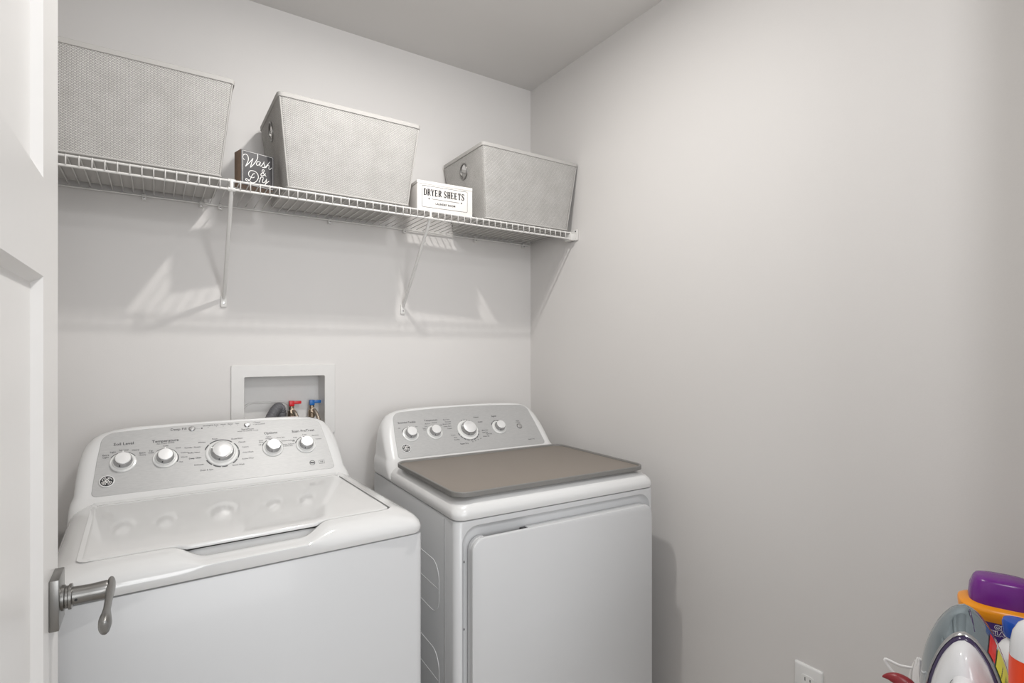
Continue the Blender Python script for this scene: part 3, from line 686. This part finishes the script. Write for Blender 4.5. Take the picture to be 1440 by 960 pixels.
# ------------------------------------------------------------------ power outlet on the right wall
po = thing('power_outlet', 'white duplex electrical outlet low on the right wall', 'outlet', (XR, .7495, .402), -PI/2)
obj('cover_plate', loft([[(x, y, z) for x, z in rr(-.0365+i, .0365-i, -.058+i, .058-i, .004, nc=4)] for i, y in ((0, 0), (0, -.003), (.0015, -.005), (.004, -.0062))]), M['plastic'], po)
for z in (.0195, -.0195):
    rc = obj('receptacle', loft([[(x, y, z+zz) for x, zz in rr(-.0165+i, .0165-i, -.0135+i, .0135-i, .006, nc=5)] for i, y in ((0, -.006), (0, -.0078), (.0006, -.0083))]), M['plastic'], po)
    sl = bmesh.new(); box(sl, -.0075, -.0055, -.0086, -.0082, z-.001, z+.008); box(sl, .0055, .0075, -.0086, -.0082, z, z+.007); box(sl, -.002, .002, -.0086, -.0082, z-.009, z-.005)
    obj('slots', sl, M['black'], rc, smooth=0)
obj('plate_screw', lathe([(.003, 0), (.003, .0008), (.001, .0012)], 12, mtx=Matrix.Translation((0, -.0062, 0)) @ Matrix.Rotation(PI/2, 4, 'X')), M['plastic'], po)

# ------------------------------------------------------------------ utility cart with the ironing and laundry things on top
CT = .597
ct = thing('utility_cart', 'white utility cart standing in the right front corner under the iron', 'cart', (1.11, .29, 0))
obj('cart_top', slab(-.25, .25, -.125, .125, CT-.028, CT, .02, .003), M['plastic'], ct)
obj('cart_shelf', slab(-.245, .245, -.12, .12, .20, .222, .02, .003), M['plastic'], ct)
for sx in (-1, 1):
    for sy in (-1, 1): obj('leg', tube([(sx*.22, sy*.10, 0.0), (sx*.22, sy*.10, CT-.027)], .010, 10), M['plastic'], ct, smooth=60)

# steam iron standing on its heel; local: z up to the tip, -y towards the viewer
def iron():
    yaw = math.atan2(-.958, .287)  # local -y axis points at the viewer
    root = thing('steam_iron', 'blue-grey steam iron with white handle standing upright on its heel', 'iron', (1.0536, .316, CT), math.radians(-73.3))
    H = .281
    hw_pts = [(0, 0), (.003, .0105), (.0075, .0185), (.016, .0275), (.027, .0365), (.049, .0490), (.071, .0570), (.093, .0622), (.13, .066), (.20, .064), (.27, .056)]
    hw_pts = [(a*1.124, b*.865) for a, b in hw_pts]
    def hw(d):
        for (a, b), (c, e) in zip(hw_pts, hw_pts[1:]):
            if d <= c: return b+(e-b)*(d-a)/(c-a)
        return hw_pts[-1][1]
    D = [0, .003, .0075, .013, .02, .03, .042, .056, .072, .09, .11, .14, .18, .21, .238]
    D = [d*1.124 for d in D]
    def ring(tip, sc, y, base=.270):
        L = []; 
        for d in D:
            q = tip*1.124+(base-tip*1.124)*d/D[-1]; L.append((hw(d)*sc, q))
        out = [(x, y, H-q) for x, q in reversed(L)] + [(-x, y, H-q) for x, q in L[1:]]
        return out
    sp = loft([ring(.0015, .98, .020), ring(0, 1, .0185), ring(0, 1, .016)]); obj('soleplate', sp, M['chrome'], root, smooth=35)
    R = [ring(.0008, .99, .0158), ring(.0002, 1.0, .010), ring(.0015, .985, .002), ring(.006, .955, -.008), ring(.011, .93, -.018), ring(.018, .89, -.029), ring(.021, .87, -.034)]
    obj('front_skirt', loft(R), M['iron_grey'], root, smooth=50)
    obj('light_trim', loft([ring(.0205, .875, -.0335), ring(.021, .87, -.0375), ring(.0235, .85, -.040), ring(.026, .835, -.038)]), M['collar'], root, smooth=50)
    obj('purple_band', loft([ring(.0245, .84, -.038), ring(.025, .83, -.0425), ring(.030, .79, -.046)]), M['iron_purple'], root, smooth=50)
    R = [ring(.0285, .785, -.045), ring(.029, .78, -.053), ring(.032, .75, -.063), ring(.038, .68, -.074), ring(.050, .56, -.083), ring(.072, .38, -.089), ring(.10, .18, -.091)]
    obj('white_body', loft(R), M['iron_white'], root, smooth=50)
    bm = bmesh.new(); ribbon(bm, [(.026, 0)]*0 or catmull([(-.0165, -.060), (-.0165, -.022), (-.010, -.0125), (0, -.011), (.011, -.014), (.0175, -.024), (.0175, -.060)], 6), .0006, lambda u, v: Vector((u, -.0905+abs(u)*.08+max(0, (v+.03))*.12, H-.062+v)))
    obj('panel_seam', bm, M['print'], root, smooth=0)
    # upright ridge in the skirt and the two warning stickers on its right shoulder
    obj('skirt_ridge', tube([(.006, .003, H-.001), (.0085, -.010, H-.012), (.011, -.024, H-.024), (.012, -.031, H-.031)], [.0008, .0016, .0016, .0008], 8), M['iron_purple'], root, smooth=60)
    def sticker(i0, i1, m, nm, txt=None):
        A = R2; bm = bmesh.new(); g = []
        for r_ in A: g.append([bm.verts.new(p) for p in r_[i0:i1]])
        for a, b in zip(g, g[1:]):
            for k in range(len(a)-1): bm.faces.new((a[k], a[k+1], b[k+1], b[k]))
        return obj(nm, bm, m, root, smooth=0)
    def dens(rg):
        side = list(reversed(rg[:len(D)])); out = []   # right half from tip down
        for a, b in zip(side, side[1:]):
            for k in range(4): out.append(tuple(a[j]+(b[j]-a[j])*k/4 for j in range(3)))
        return [(x+.0008, y-.0012, z) for x, y, z in out]
    R2 = [dens(ring(.0015, .985, .002)), dens(ring(.006, .955, -.008)), dens(ring(.011, .93, -.018)), dens(ring(.018, .89, -.029))]
    sticker(18, 24, M['tag_red'], 'red_sticker'); ys = sticker(24, 35, M['tag_yellow'], 'yellow_sticker')
    bm = bmesh.new()
    for i in (28, 31, 32): 
        a, b = R2[1][i], R2[3][i]; a2, b2 = R2[1][i+1], R2[3][i+1]
        def F(u, v, a=a, b=b, a2=a2, b2=b2):
            A = Vector(a).lerp(Vector(b), u); Bv = Vector(a2).lerp(Vector(b2), u); return A.lerp(Bv, v) + Vector((.0004, -.0006, 0))
        for k in range(5): ribbon(bm, [(.1+k*.17, .15), (.16+k*.17, .85), (.22+k*.17, .2)], .07, F)
    obj('sticker_print', bm, M['black'], ys, smooth=0)
    # handle grip bridging the back, heel
    obj('heel', B(-.055, .055, -.085, .018, 0, .012, .003), M['iron_white'], root)
    obj('grip', tube(catmull([(0, -.078, .20), (0, -.115, .185), (0, -.128, .13), (0, -.118, .06), (0, -.080, .030)], 8), .015, 14), M['iron_white'], root, smooth=60)
iron()

# stain-remover tub with orange lid and purple cap
tb = thing('detergent_jug', 'purple detergent jug with orange shoulder and big purple cap', 'detergent jug', (1.255, .322, CT), math.radians(20.4+90))
def sq(hx, hy, z, n=2.6, N=48):
    return [(hx*math.copysign(abs(math.cos(t))**(2/n), math.cos(t)), hy*math.copysign(abs(math.sin(t))**(2/n), math.sin(t)), z) for t in [2*PI*i/N for i in range(N)]]
obj('jug_body', loft([sq(.056, .040, 0), sq(.059, .043, .006), sq(.060, .044, .10), sq(.060, .044, .205), sq(.059, .0435, .2115)]), M['darkpurple'], tb, smooth=40)
obj('orange_shoulder', loft([sq(.0595, .044, .212, 3.2), sq(.061, .0455, .214, 3.2), sq(.0625, .047, .2265, 3.2), sq(.0615, .046, .231, 3.2), sq(.056, .041, .235, 3.2), sq(.046, .034, .2375, 3.2)]), M['orange'], tb, smooth=40)
obj('purple_cap', loft([sq(.047, .036, .235, 3.2), sq(.0475, .0365, .2405, 3.2), sq(.0455, .0345, .2595, 3.2), sq(.0405, .030, .274, 3.2), sq(.0375, .027, .278, 3.2), sq(.031, .021, .2803, 3.2), sq(.01, .006, .281, 3.2)]), M['purple'], tb, smooth=60)
bm = bmesh.new()
def FT(u, v):
    c = max(-.98, min(.98, u/.060)); return Vector((c*.0605, .0448*(1-abs(c)**2.6)**(1/2.6)+.0004, v))
text(bm, 'ODOR', .000, .2055, .0100, lambda u, v: FT(-u, v), bold=.0011); text(bm, 'BLASTERS', .002, .1950, .0100, lambda u, v: FT(-u, v), bold=.0011)
obj('label_outline', bm, M['whiteprint'], tb, smooth=0)
bm = bmesh.new()
def FT2(u, v):
    p = FT(u, v); p.y += .0003; return p
text(bm, 'ODOR', .000, .2055, .0100, lambda u, v: FT2(-u, v), bold=.0003); text(bm, 'BLASTERS', .002, .1950, .0100, lambda u, v: FT2(-u, v), bold=.0003)
obj('label_lettering', bm, M['darkpurple'], tb, smooth=0)

# white bottle with a cobalt cap
def bottle(name, label, x, y, parts):
    t = thing(name, label, 'bottle', (x, y, CT))
    for nm, prof, m in parts: obj(nm, lathe(prof, 36), M[m], t, smooth=40)
    return t
bottle('laundry_bottle', 'white bottle with a cobalt blue cap, between the iron and the orange bottle', 1.125, .270, [
    ('bottle_body', [(.026, 0), (.030, .004), (.031, .12), (.0305, .185), (.027, .208), (.020, .222), (.0125, .230), (.012, .236)], 'plastic'),
    ('bottle_label', [(.0313, .02), (.0316, .021), (.0316, .170), (.0311, .171)], 'paleblue'),
    ('bottle_cap', [(.0122, .232), (.0165, .234), (.0185, .240), (.0195, .256), (.018, .2600), (.004, .2615)], 'bottleblue')])
bottle('orange_bottle', 'red-orange bottle with domed white top at the right edge of the photo', .974, .219, [
    ('bottle_body', [(.020, 0), (.0235, .004), (.0245, .10), (.0245, .250), (.024, .272)], 'redorange'),
    ('domed_top', [(.0238, .2725), (.0232, .288), (.0205, .304), (.015, .316), (.008, .3225), (.001, .324)], 'iron_white')])
# dark red handle and crumpled white bag left of the iron
L_ = Vector((-.30, .95, 0))
P = catmull([Vector((0, 0, .0145)), Vector((0, 0, .05)), Vector((0, 0, .10)), L_*.006+Vector((0, 0, .128)), L_*.020+Vector((0, 0, .141)), L_*.034+Vector((0, 0, .1425)), L_*.044+Vector((0, 0, .139))], 7)
rd = [min(.0140, .0008+.00075*(len(P)-1-i)) for i in range(len(P))]
sc_ = obj('brush_handle', tube(P, rd, 16, flat=.8), M['darkred'], smooth=60, loc=(1.026, .372, CT-.0005))
tag(sc_, 'dark red hooked plastic brush handle left of the iron', 'brush')
bg_ = thing('plastic_bag', 'crumpled thin white plastic bag with a handle loop behind the red handle', 'bag', (1.098, .392, CT))
random.seed(11); bm = bmesh.new(); rings = []
for z, r in ((.001, .020), (.03, .024), (.07, .020), (.10, .0175), (.125, .014), (.142, .009), (.150, .003)):
    ph = random.random()*6
    rings.append([((r*(1+.28*math.sin(3*t+ph)+.14*math.sin(7*t+2*ph)))*math.cos(t)*.8, (r*(1+.25*math.sin(4*t+ph)))*math.sin(t)*.9, z+.004*math.sin(5*t+ph)) for t in [2*PI*i/36 for i in range(36)]])
obj('bag_body', loft(rings), M['bag'], bg_, smooth=25)
obj('bag_loop', tube(catmull([(.0, .008, .132), (-.008, .026, .130), (-.014, .046, .1335), (-.012, .038, .118), (-.006, .018, .100)], 6), .0016, 8, flat=1.6), M['bag'], bg_, smooth=60)
